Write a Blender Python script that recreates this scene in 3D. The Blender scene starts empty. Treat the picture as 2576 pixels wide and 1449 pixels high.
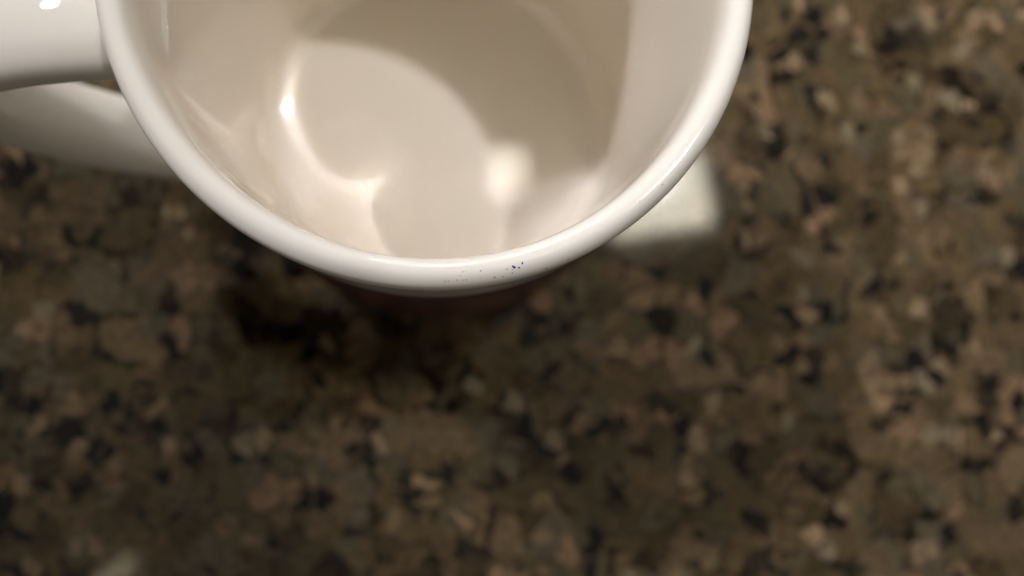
import bpy, bmesh, math, random
from mathutils import Vector, Matrix

# ------------------------------------------------------------------ camera
R = 0.042            # outer radius of the mug's lip
H = 0.090            # height of the lip above the counter
LENS, SENSOR = 28.0, 36.0
FPX = LENS / SENSOR * 2576.0
# pose solved from the outline of the lip: lip centre and straight-down axis in camera space
# (x right, y down, z forward)
C_LIP = Vector((-0.236, -0.990, 2.417)) * R
DOWN = Vector((-0.0810, 0.0810, 1.0)).normalized()
ax_z = -DOWN
ax_x = (Vector((1, 0, 0)) - DOWN * DOWN.x).normalized()
ax_y = ax_z.cross(ax_x)              # in a y-down frame this points down the picture
ax_y = -ax_y if ax_y.y > 0 else ax_y  # world Y goes up the picture


def cam_to_world(v):
    return Vector((v.dot(ax_x), v.dot(ax_y), v.dot(ax_z)))


CAM = Vector((0, 0, H - 0.0014)) - cam_to_world(C_LIP)      # the lip is widest a little below its top


def ray(px, py):
    """direction in the scene of a picture point (2576 x 1449 units)"""
    return cam_to_world(Vector(((px - 1288) / FPX, (py - 724.5) / FPX, 1.0)))


def on_plane(px, py, z):
    d = ray(px, py)
    return CAM + d * ((z - CAM.z) / d.z)


def mirrored(px, py, z_mirror, z_lamp):
    """the point at height z_lamp that shows at this picture point in a level mirror"""
    p = on_plane(px, py, z_mirror)
    d = ray(px, py)
    k = (z_lamp - z_mirror) / -d.z
    return Vector((p.x + d.x * k, p.y + d.y * k, z_lamp))


scene = bpy.context.scene
col = scene.collection
cam_data = bpy.data.cameras.new("camera")
cam_data.lens, cam_data.sensor_width = LENS, SENSOR
cam_data.clip_start, cam_data.clip_end = 0.005, 20.0
camera = bpy.data.objects.new("camera", cam_data)
col.objects.link(camera)
cx = cam_to_world(Vector((1, 0, 0)))
cy = cam_to_world(Vector((0, -1, 0)))
cz = cam_to_world(Vector((0, 0, -1)))
m3 = Matrix((cx, cy, cz)).transposed()
camera.matrix_world = Matrix.Translation(CAM) @ m3.to_4x4()
scene.camera = camera
cam_data.dof.use_dof = True
cam_data.dof.focus_distance = 0.1005
cam_data.dof.aperture_fstop = 8.3
cam_data.dof.aperture_blades = 0

# ------------------------------------------------------------------ light
world = bpy.data.worlds.new("World")
scene.world = world
world.use_nodes = True
bg = world.node_tree.nodes["Background"]
bg.inputs[0].default_value = (1.0, 0.93, 0.84, 1)
bg.inputs[1].default_value = 0.16


def area_lamp(name, centre, x_dir, sx, sy, radiance, colour, shape='RECTANGLE', toward=None, beam=180.0):
    """a lamp facing straight down (or toward a point), its first side along x_dir"""
    d = bpy.data.lights.new(name, 'AREA')
    d.shape = shape
    d.size, d.size_y = sx, sy
    area = sx * sy * (math.pi / 4 if shape in ('DISK', 'ELLIPSE') else 1)
    d.energy = radiance * area * math.pi
    d.color = colour
    d.spread = math.radians(beam)
    o = bpy.data.objects.new(name, d)
    col.objects.link(o)
    z = Vector((0, 0, 1)) if toward is None else (Vector(centre) - Vector(toward)).normalized()
    x = Vector(x_dir)
    x = (x - z * x.dot(z)).normalized()
    y = z.cross(x)
    o.matrix_world = Matrix.Translation(centre) @ Matrix((x, y, z)).transposed().to_4x4()
    return o


LZ = 1.50                      # height of the lamps above the counter
COOL = (0.99, 0.995, 1.09)
# shade of the lamp whose mirror image shows in the polished counter beside the mug
ca, cb = mirrored(1812, 556, 0, LZ), mirrored(1560, 596, 0, LZ)
cc = mirrored(1745, 390, 0, LZ)
side, up = (ca - cb), (cc - ca)
area_lamp("kitchen_lamp_shade", (cb + cc) / 2, side, side.length, up.length, 19.0, (1.0, 0.91, 0.72))
# its bulb, just under the shade
area_lamp("kitchen_lamp_bulb", mirrored(1634, 430, 0, LZ - 0.015), side, 0.056, 0.056, 24.0, COOL, 'DISK',
          (0.11, 0.08, 0.0), 20.5)
# a second, smaller shade that shows in the mug's floor
p2 = mirrored(1255, 415, 0.0087, LZ)
area_lamp("pendant_lamp_shade", p2, (1, 0, 0), 0.062, 0.080, 15.0, (1.0, 0.92, 0.78))
# bulb of the lamp on the handle's side
area_lamp("far_lamp_bulb", mirrored(50, -185, 0, LZ), (1, 0, 0), 0.135, 0.135, 11.6, COOL, 'DISK',
          (0.19, 0.05, 0.0), 21.0)

# a strip light low behind the mug: it draws the thin bright line along the front of the lip
area_lamp("glint_strip", (-0.10, 0.85, 0.30), (1, 0.1, 0), 0.32, 0.022, 140.0, COOL, 'RECTANGLE', (0, 0, 0.09))
# added dim panel, no known lamp: mirrored as the pale sliver in the stone
sa, sb = mirrored(215, 1506, 0, LZ), mirrored(335, 1408, 0, LZ)
area_lamp("glint_strip", (sa + sb) / 2, sb - sa, (sb - sa).length, 0.026, 5.5, (1.0, 0.86, 0.60))

scene.view_settings.view_transform = 'Standard'
scene.view_settings.look = 'None'
scene.view_settings.exposure = 0.0
scene.view_settings.gamma = 1.0
scene.view_settings.use_curve_mapping = False
cy_ = scene.cycles
cy_.caustics_reflective = True
cy_.blur_glossy = 0.06
cy_.max_bounces = 12
cy_.diffuse_bounces = 8
cy_.glossy_bounces = 6
cy_.use_adaptive_sampling = False
cy_.use_denoising = True
cy_.use_guiding = True
cy_.guiding_training_samples = 40
cy_.sample_clamp_indirect = 0.0


# ------------------------------------------------------------------ helpers
def node(nt, kind, **kw):
    n = nt.nodes.new(kind)
    for k, v in kw.items():
        setattr(n, k, v)
    return n


def material(name):
    m = bpy.data.materials.new(name)
    m.use_nodes = True
    nt = m.node_tree
    return m, nt, nt.nodes["Principled BSDF"]


def mesh_object(name, verts, faces, mat, parent=None, smooth=True):
    me = bpy.data.meshes.new(name)
    me.from_pydata([tuple(v) for v in verts], [], faces)
    bm = bmesh.new()
    bm.from_mesh(me)
    bmesh.ops.recalc_face_normals(bm, faces=bm.faces)
    bm.to_mesh(me)
    bm.free()
    me.materials.append(mat)
    if smooth:
        me.polygons.foreach_set("use_smooth", [True] * len(me.polygons))
    o = bpy.data.objects.new(name, me)
    col.objects.link(o)
    if parent:
        o.parent = parent
    return o


def catmull(points, sub):
    """smooth curve through a list of 2-D or 3-D points"""
    out = []
    n = len(points)
    P = [Vector(p) for p in points]
    for i in range(n - 1):
        a, b, c, d = P[max(i - 1, 0)], P[i], P[i + 1], P[min(i + 2, n - 1)]
        for s in range(sub):
            t = s / sub
            out.append(0.5 * ((2 * b) + (c - a) * t + (2 * a - 5 * b + 4 * c - d) * t * t
                              + (3 * b - a - 3 * c + d) * t ** 3))
    out.append(P[-1])
    return out


def lathe(profile, seg, close_start=False, close_end=False, a0=0.0, a1=2 * math.pi):
    full = abs(a1 - a0 - 2 * math.pi) < 1e-6
    cols = seg if full else seg + 1
    verts, faces = [], []
    for r, z in profile:
        for k in range(cols):
            a = a0 + (a1 - a0) * k / seg
            verts.append((r * math.cos(a), r * math.sin(a), z))
    for i in range(len(profile) - 1):
        for k in range(seg):
            k2 = (k + 1) % cols if full else k + 1
            faces.append((i * cols + k, i * cols + k2, (i + 1) * cols + k2, (i + 1) * cols + k))
    if close_start:
        verts.append((0, 0, profile[0][1]))
        c = len(verts) - 1
        faces += [(c, k, (k + 1) % cols) for k in range(seg)]
    if close_end:
        verts.append((0, 0, profile[-1][1]))
        c = len(verts) - 1
        b = (len(profile) - 1) * cols
        faces += [(c, b + k, b + (k + 1) % cols) for k in range(seg)]
    return verts, faces


# ------------------------------------------------------------------ materials
def glaze_material():
    m, nt, b = material("white_glaze")
    tc = node(nt, "ShaderNodeTexCoord")
    n1 = node(nt, "ShaderNodeTexNoise")
    n1.inputs["Scale"].default_value = 55
    n1.inputs["Detail"].default_value = 2
    nt.links.new(tc.outputs["Object"], n1.inputs["Vector"])
    ramp = node(nt, "ShaderNodeValToRGB")
    ramp.color_ramp.elements[0].position = 0.3
    ramp.color_ramp.elements[0].color = (0.765, 0.708, 0.608, 1)
    ramp.color_ramp.elements[1].position = 0.7
    ramp.color_ramp.elements[1].color = (0.785, 0.728, 0.628, 1)
    nt.links.new(n1.outputs["Fac"], ramp.inputs[0])
    nt.links.new(ramp.outputs[0], b.inputs["Base Color"])
    b.inputs["Roughness"].default_value = 0.02
    b.inputs["IOR"].default_value = 1.5
    # an added dull patch on the floor inside, to soften the bulb's doubled glints
    wob = node(nt, "ShaderNodeTexNoise")
    wob.inputs["Scale"].default_value = 110
    wob.inputs["Detail"].default_value = 3
    nt.links.new(tc.outputs["Object"], wob.inputs["Vector"])
    wsc = node(nt, "ShaderNodeVectorMath", operation='MULTIPLY_ADD')
    wsc.inputs[1].default_value = (0.008, 0.008, 0.0)
    wsc.inputs[2].default_value = (0.0212 - 0.004, 0.0130 - 0.004, -0.0079)
    nt.links.new(wob.outputs["Color"], wsc.inputs[0])
    wad = node(nt, "ShaderNodeVectorMath", operation='ADD')
    nt.links.new(tc.outputs["Object"], wad.inputs[0])
    nt.links.new(wsc.outputs[0], wad.inputs[1])
    ln = node(nt, "ShaderNodeVectorMath", operation='LENGTH')
    nt.links.new(wad.outputs[0], ln.inputs[0])
    near = node(nt, "ShaderNodeMapRange", interpolation_type='SMOOTHSTEP')
    near.inputs["From Min"].default_value = 0.0185
    near.inputs["From Max"].default_value = 0.0140
    nt.links.new(ln.outputs["Value"], near.inputs["Value"])
    rgh = node(nt, "ShaderNodeMapRange")
    rgh.inputs["To Min"].default_value = 0.03
    rgh.inputs["To Max"].default_value = 0.21
    nt.links.new(near.outputs[0], rgh.inputs["Value"])
    nt.links.new(rgh.outputs[0], b.inputs["Roughness"])
    spc = node(nt, "ShaderNodeMapRange")
    spc.inputs["To Min"].default_value = 0.5
    spc.inputs["To Max"].default_value = 0.14
    nt.links.new(near.outputs[0], spc.inputs["Value"])
    nt.links.new(spc.outputs[0], b.inputs["Specular IOR Level"])
    n2 = node(nt, "ShaderNodeTexNoise")
    n2.inputs["Scale"].default_value = 420
    n2.inputs["Detail"].default_value = 3
    nt.links.new(tc.outputs["Object"], n2.inputs["Vector"])
    bump = node(nt, "ShaderNodeBump")
    bump.inputs["Strength"].default_value = 0.04
    bump.inputs["Distance"].default_value = 0.00006
    nt.links.new(n2.outputs["Fac"], bump.inputs["Height"])
    nt.links.new(bump.outputs[0], b.inputs["Normal"])
    return m


def plain_material(name, colour, rough=0.3):
    m, nt, b = material(name)
    tc = node(nt, "ShaderNodeTexCoord")
    n1 = node(nt, "ShaderNodeTexNoise")
    n1.inputs["Scale"].default_value = 300
    n1.inputs["Detail"].default_value = 4
    nt.links.new(tc.outputs["Object"], n1.inputs["Vector"])
    ramp = node(nt, "ShaderNodeValToRGB")
    ramp.color_ramp.elements[0].position = 0.3
    ramp.color_ramp.elements[0].color = tuple(c * 0.85 for c in colour) + (1,)
    ramp.color_ramp.elements[1].position = 0.7
    ramp.color_ramp.elements[1].color = tuple(min(1, c * 1.12) for c in colour) + (1,)
    nt.links.new(n1.outputs["Fac"], ramp.inputs[0])
    nt.links.new(ramp.outputs[0], b.inputs["Base Color"])
    b.inputs["Roughness"].default_value = rough
    return m


def granite_material():
    m, nt, b = material("polished_granite")
    L = nt.links.new
    tc = node(nt, "ShaderNodeTexCoord")
    mp = node(nt, "ShaderNodeMapping")
    mp.inputs["Scale"].default_value = (1000, 1000, 1000)       # millimetres
    L(tc.outputs["Object"], mp.inputs["Vector"])

    def warped(scale, amount, seed):
        n = node(nt, "ShaderNodeTexNoise")
        n.inputs["Scale"].default_value = scale
        n.inputs["Detail"].default_value = 3
        add = node(nt, "ShaderNodeVectorMath", operation='ADD')
        add.inputs[1].default_value = (seed, seed * 1.7, 0)
        L(mp.outputs[0], add.inputs[0])
        L(add.outputs[0], n.inputs["Vector"])
        sub = node(nt, "ShaderNodeVectorMath", operation='SUBTRACT')
        sub.inputs[1].default_value = (0.5, 0.5, 0.5)
        L(n.outputs["Color"], sub.inputs[0])
        sc = node(nt, "ShaderNodeVectorMath", operation='SCALE')
        sc.inputs["Scale"].default_value = amount
        L(sub.outputs[0], sc.inputs[0])
        a2 = node(nt, "ShaderNodeVectorMath", operation='ADD')
        L(add.outputs[0], a2.inputs[0])
        L(sc.outputs[0], a2.inputs[1])
        return a2.outputs[0]

    def ramp(fac, stops, mode='CONSTANT'):
        r = node(nt, "ShaderNodeValToRGB")
        r.color_ramp.interpolation = mode
        e = r.color_ramp.elements
        while len(e) < len(stops):
            e.new(0.5)
        for i, (p, c) in enumerate(stops):
            e[i].position = p
            e[i].color = c + (1,) if len(c) == 3 else c
        L(fac, r.inputs[0])
        return r.outputs[0]

    def mix(fac, a, c):
        mx = node(nt, "ShaderNodeMix", data_type='RGBA')
        L(fac, mx.inputs["Factor"])
        L(a, mx.inputs["A"])
        L(c, mx.inputs["B"])
        return mx.outputs["Result"]

    def pebbles(size, warp_scale, warp, seed, stops, soft):
        """rounded crystals: a colour for each one, and how far a point lies inside it"""
        v = node(nt, "ShaderNodeTexVoronoi", feature='F1', voronoi_dimensions='2D')
        v.inputs["Scale"].default_value = 1.0 / size
        vec = warped(warp_scale, warp, seed)
        L(vec, v.inputs["Vector"])
        e = node(nt, "ShaderNodeTexVoronoi", feature='DISTANCE_TO_EDGE', voronoi_dimensions='2D')
        e.inputs["Scale"].default_value = 1.0 / size
        L(vec, e.inputs["Vector"])
        sep = node(nt, "ShaderNodeSeparateColor")
        L(v.outputs["Color"], sep.inputs[0])
        c = ramp(sep.outputs[0], stops)
        inside = node(nt, "ShaderNodeMapRange", interpolation_type='SMOOTHSTEP')
        inside.inputs["From Min"].default_value = soft[0]
        inside.inputs["From Max"].default_value = soft[1]
        L(e.outputs["Distance"], inside.inputs["Value"])
        return c, inside.outputs[0], sep.outputs[1]

    def keep(mask, rnd, share):
        """only a share of the crystals"""
        lt = node(nt, "ShaderNodeMath", operation='LESS_THAN')
        lt.inputs[1].default_value = share
        L(rnd, lt.inputs[0])
        mu = node(nt, "ShaderNodeMath", operation='MULTIPLY')
        L(mask, mu.inputs[0])
        L(lt.outputs[0], mu.inputs[1])
        return mu.outputs[0]

    # ground mass: fine dark and brown grains
    c0, i0, r0 = pebbles(3.3, 0.5, 2.2, 11.0, [
        (0.0, (0.008, 0.006, 0.004)), (0.30, (0.026, 0.018, 0.010)), (0.56, (0.048, 0.033, 0.018)),
        (0.80, (0.038, 0.031, 0.020)), (0.92, (0.085, 0.058, 0.034))], (0.0, 0.10))
    # medium crystals
    c1, i1, r1 = pebbles(6.3, 0.35, 3.2, 57.0, [
        (0.0, (0.050, 0.036, 0.018)), (0.2, (0.082, 0.058, 0.031)), (0.42, (0.066, 0.053, 0.030)),
        (0.6, (0.100, 0.070, 0.041)), (0.78, (0.078, 0.064, 0.043)), (0.92, (0.150, 0.098, 0.060))], (0.02, 0.09))
    # large feldspar crystals
    c2, i2, r2 = pebbles(11.5, 0.22, 4.5, 131.0, [
        (0.0, (0.070, 0.052, 0.027)), (0.3, (0.092, 0.066, 0.036)), (0.55, (0.080, 0.066, 0.042)),
        (0.8, (0.120, 0.086, 0.050))], (0.03, 0.13))
    # small pale crystals
    c3, i3, r3 = pebbles(4.4, 0.5, 1.6, 223.0, [
        (0.0, (0.14, 0.10, 0.060)), (0.4, (0.18, 0.132, 0.085)), (0.7, (0.15, 0.125, 0.085)),
        (0.88, (0.22, 0.155, 0.10))], (0.04, 0.14))
    # black mica
    c4, i4, r4 = pebbles(5.4, 0.45, 3.6, 307.0, [
        (0.0, (0.007, 0.006, 0.006)), (0.5, (0.013, 0.010, 0.008)), (0.8, (0.024, 0.018, 0.011))], (0.0, 0.09))
    c = c0
    c = mix(keep(i2, r2, 0.62), c, c2)
    c = mix(keep(i1, r1, 0.66), c, c1)
    clus = node(nt, "ShaderNodeTexNoise")
    clus.inputs["Scale"].default_value = 0.05
    clus.inputs["Detail"].default_value = 3
    L(mp.outputs[0], clus.inputs["Vector"])
    cl = node(nt, "ShaderNodeMath", operation='MULTIPLY_ADD')
    cl.inputs[1].default_value = -1.3
    cl.inputs[2].default_value = 0.62
    L(clus.outputs["Fac"], cl.inputs[0])
    ad = node(nt, "ShaderNodeMath", operation='SUBTRACT')
    L(r4, ad.inputs[0])
    L(cl.outputs[0], ad.inputs[1])
    c = mix(keep(i4, ad.outputs[0], 0.15), c, c4)
    c = mix(keep(i3, r3, 0.10), c, c3)
    # cloudy tone inside the crystals
    n = node(nt, "ShaderNodeTexNoise")
    n.inputs["Scale"].default_value = 0.55
    n.inputs["Detail"].default_value = 5
    L(mp.outputs[0], n.inputs["Vector"])
    tone = ramp(n.outputs["Fac"], [(0.28, (0.35, 0.325, 0.27)), (0.72, (1.28, 1.21, 1.02))], 'LINEAR')
    mul = node(nt, "ShaderNodeMix", data_type='RGBA', blend_type='MULTIPLY')
    mul.inputs["Factor"].default_value = 1.0
    L(c, mul.inputs["A"])
    L(tone, mul.inputs["B"])
    L(mul.outputs["Result"], b.inputs["Base Color"])
    b.inputs["Roughness"].default_value = 0.055
    b.inputs["IOR"].default_value = 1.5
    b.inputs["Specular IOR Level"].default_value = 0.40
    return m


GLAZE = glaze_material()
RED = plain_material("red_print", (0.075, 0.014, 0.010), 0.25)
GRANITE = granite_material()

# ------------------------------------------------------------------ counter
S, T = 0.45, 0.03
bm = bmesh.new()
bmesh.ops.create_cube(bm, size=1.0)
for v in bm.verts:
    v.co = Vector((v.co.x * 2 * S, v.co.y * 2 * S, (v.co.z - 0.5) * T))
bmesh.ops.bevel(bm, geom=bm.edges[:], offset=0.006, segments=3, affect='EDGES')
me = bpy.data.meshes.new("countertop")
bm.to_mesh(me)
bm.free()
me.materials.append(GRANITE)
counter = bpy.data.objects.new("countertop", me)
col.objects.link(counter)
counter["kind"] = "structure"

# ------------------------------------------------------------------ phone
# the phone that takes the picture, held flat over the mug: its shade falls on the counter
def slab(name, sx, sy, sz, corner, mat, parent):
    bm = bmesh.new()
    bmesh.ops.create_cube(bm, size=1.0)
    for v in bm.verts:
        v.co = Vector((v.co.x * sx, v.co.y * sy, v.co.z * sz))
    upright = [e for e in bm.edges if abs(e.verts[0].co.z - e.verts[1].co.z) > sz * 0.5]
    bmesh.ops.bevel(bm, geom=upright, offset=corner, segments=6, affect='EDGES')
    me = bpy.data.meshes.new(name)
    bm.to_mesh(me)
    bm.free()
    me.materials.append(mat)
    o = bpy.data.objects.new(name, me)
    col.objects.link(o)
    o.parent = parent
    return o


phone = bpy.data.objects.new("phone", None)
col.objects.link(phone)
phone["label"] = "dark phone held flat above the white mug and counter"
phone["category"] = "phone"
phone.location = CAM + cam_to_world(Vector((-0.033, -0.007, -0.016)))
phone.rotation_euler = m3.to_euler()
slab("case", 0.142, 0.070, 0.0076, 0.009, plain_material("dark_phone_glass", (0.02, 0.02, 0.022), 0.15), phone)
slab("screen", 0.132, 0.066, 0.0006, 0.007, plain_material("black_screen_glass", (0.01, 0.01, 0.011), 0.08),
     phone).location = (0, 0, 0.0041)
slab("camera_lens", 0.011, 0.011, 0.0012, 0.005, plain_material("lens_glass", (0.012, 0.012, 0.016), 0.08),
     phone).location = (0.033, -0.007, -0.0044)

# ------------------------------------------------------------------ mug
mug = bpy.data.objects.new("mug", None)
col.objects.link(mug)
mug["label"] = "empty white glazed ceramic mug with handle standing on the granite counter"
mug["category"] = "mug"

mm = 0.001
ctrl = [  # outside, from the foot up, over the lip and down the inside (radius, height) in mm
    (33.0, 1.2), (34.0, 0.0), (36.6, 0.1), (39.0, 1.4), (40.8, 4.0), (41.8, 8.0), (42.1, 16.0), (42.0, 34.0), (41.7, 54.0),
    (41.4, 72.0), (41.2, 80.0), (41.2, 83.6), (41.6, 85.6), (42.0, 87.3), (41.75, 88.9), (40.9, 89.8), (39.9, 90.0),
    (38.9, 89.6), (38.2, 88.4), (37.85, 86.4), (37.8, 83.0), (37.9, 73.0), (38.0, 57.0), (38.0, 38.0), (38.0, 24.0),
    (38.0, 15.0), (37.8, 12.4), (37.1, 10.2), (35.8, 8.7), (33.8, 8.05), (30.0, 7.92), (20.5, 7.8), (10.0, 7.73), (2.0, 7.71)]
prof = [(p.x * mm, p.y * mm) for p in catmull([(r, z) for r, z in ctrl], 6)]
v, f = lathe(prof, 256, close_start=True, close_end=True)
body = mesh_object("body", v, f, GLAZE, mug)

band = [(40.9, 4 + 0.0)]
zs = [9, 12, 16, 20, 25, 30, 35, 40, 45, 50, 55, 60, 65, 69.0]


def outer_r(z):
    best = None
    for (r0, z0), (r1, z1) in zip(prof[:70], prof[1:71]):
        if min(z0, z1) <= z <= max(z0, z1) and z1 != z0 and r0 > 0.036:
            best = r0 + (r1 - r0) * (z - z0) / (z1 - z0)
    return best


bprof = [(outer_r(z * mm) + 0.00012, z * mm) for z in zs]
bprof = [(bprof[0][0] - 0.0003, bprof[0][1])] + bprof + [(bprof[-1][0] - 0.0003, bprof[-1][1])]
v, f = lathe(bprof, 120, a0=math.radians(205), a1=math.radians(335))
pb = mesh_object("printed_band", v, f, RED, mug)
pb["label"] = "dark red printed band round the lower outside of the mug"

# handle: a rounded strap swept along a C
AZ = math.radians(184.0)
path = catmull([(38.8, 71.5), (43.0, 72.8), (50.0, 73.6), (58.0, 73.0), (66.0, 70.5), (72.0, 64.5), (74.0, 55.5), (72.5, 45.0),
                (67.5, 33.5), (60.0, 23.5), (51.0, 16.5), (44.0, 13.2), (38.8, 11.8)], 8)
NS = 28
verts, faces = [], []
rad = Vector((math.cos(AZ), math.sin(AZ), 0))
tan = Vector((-math.sin(AZ), math.cos(AZ), 0))
n = len(path)
for i, p in enumerate(path):
    d = (path[min(i + 1, n - 1)] - path[max(i - 1, 0)]).normalized()
    nor = Vector((-d.y, d.x))
    s = i / (n - 1)
    end = max(0.0, 1 - min(s, 1 - s) / 0.10)
    hw = 7.5 + 1.6 * end ** 2
    ht = 4.4 + 1.5 * end ** 2
    for k in range(NS):
        a = 2 * math.pi * k / NS
        ca, sa = math.cos(a), math.sin(a)
        e = 2 / 2.7
        u = math.copysign(abs(ca) ** e, ca) * hw
        w = math.copysign(abs(sa) ** e, sa) * ht
        q = p + nor * w
        verts.append((rad * q.x + tan * (u + 3.0 * s) + Vector((0, 0, q.y))) * mm)
for i in range(n - 1):
    for k in range(NS):
        k2 = (k + 1) % NS
        faces.append((i * NS + k, i * NS + k2, (i + 1) * NS + k2, (i + 1) * NS + k))
faces.append(tuple(range(NS)))
faces.append(tuple((n - 1) * NS + k for k in range(NS)))
handle = mesh_object("handle", verts, faces, GLAZE, mug)

# ------------------------------------------------------------------ marks on the lip
BLUE = plain_material("blue_ink", (0.012, 0.008, 0.20), 0.35)
DARKBLUE = plain_material("dark_blue_ink", (0.03, 0.025, 0.10), 0.35)
RUST = plain_material("rust_red_ink", (0.28, 0.035, 0.015), 0.4)
GREY = plain_material("grey_brown_ink", (0.10, 0.075, 0.05), 0.4)
from mathutils.bvhtree import BVHTree
tree = BVHTree.FromPolygons([v.co.copy() for v in body.data.vertices],
                            [tuple(p.vertices) for p in body.data.polygons])
rng = random.Random(4)


def speck(px, py, w, h, ang, mat):
    """a flake of ink on the lip; px, py in 4096-wide picture units, size in the same units"""
    x, y = px * 2576 / 4096, py * 2576 / 4096
    hit, nor, _, dist = tree.ray_cast(CAM, ray(x, y).normalized())
    if hit is None:
        return
    if nor.dot(CAM - hit) < 0:
        nor = -nor
    k = dist / (LENS / SENSOR * 4096)          # metres to one picture unit at that distance
    u = Vector((1, 0, 0))
    u = (u - nor * u.dot(nor)).normalized()
    t = nor.cross(u)
    ca, sa = math.cos(ang), math.sin(ang)
    N = 9
    ring = []
    for i in range(N):
        a = 2 * math.pi * i / N
        r = rng.uniform(0.7, 1.15)
        ex, ey = math.cos(a) * w / 2 * r * k, math.sin(a) * h / 2 * r * k
        ring.append(u * (ex * ca - ey * sa) + t * (ex * sa + ey * ca))
    vs = []
    for q in ring:                              # each rim point follows the curve of the glaze
        h2, n2, _, _ = tree.find_nearest(hit + q)
        vs.append(h2 + nor * 0.000008)
    vs += [v + nor * 0.00003 for v in vs]
    vs.append(tree.find_nearest(hit)[0] + nor * 0.00005)
    fs = [(i, (i + 1) % N, N + (i + 1) % N, N + i) for i in range(N)]
    fs += [(N + i, N + (i + 1) % N, 2 * N) for i in range(N)]
    mesh_object("ink_speck", vs, fs, mat, mug, smooth=False)


marks = [(2057, 1068, 17, 10, -0.6, BLUE), (2050, 1064, 8, 7, 0, BLUE), (2076, 1070, 8, 8, 0.4, BLUE), (2089, 1052, 7, 12, 0.2, BLUE),
         (1923, 1083, 9, 4, 0.7, DARKBLUE), (1862, 1083, 5, 3, 0.3, GREY), (1851, 1087, 4, 3, 0, GREY), (1842, 1102, 3, 5, 0.2, GREY),
         (1781, 1124, 4, 4, 0, GREY), (1794, 1124, 6, 3, 0.2, GREY), (1828, 1121, 6, 4, 0, RUST), (1851, 1122, 5, 4, 0, GREY),
         (1866, 1119, 5, 4, 0, DARKBLUE), (1978, 1109, 9, 6, -0.3, RUST), (2024, 1078, 4, 5, 0, GREY), (2031, 1075, 4, 4, 0, GREY),
         (2050, 1078, 4, 4, 0, GREY), (2049, 1092, 5, 5, 0, GREY), (2012, 1106, 5, 4, 0, GREY), (1922, 1112, 4, 3, 0, GREY),
         (2185, 1074, 10, 4, 0.5, RUST), (2275, 1037, 8, 3, 0.6, GREY), (2650, 738, 4, 7, 0.6, GREY), (2558, 806, 3, 4, 0, GREY)]
for mk in marks:
    speck(*mk)
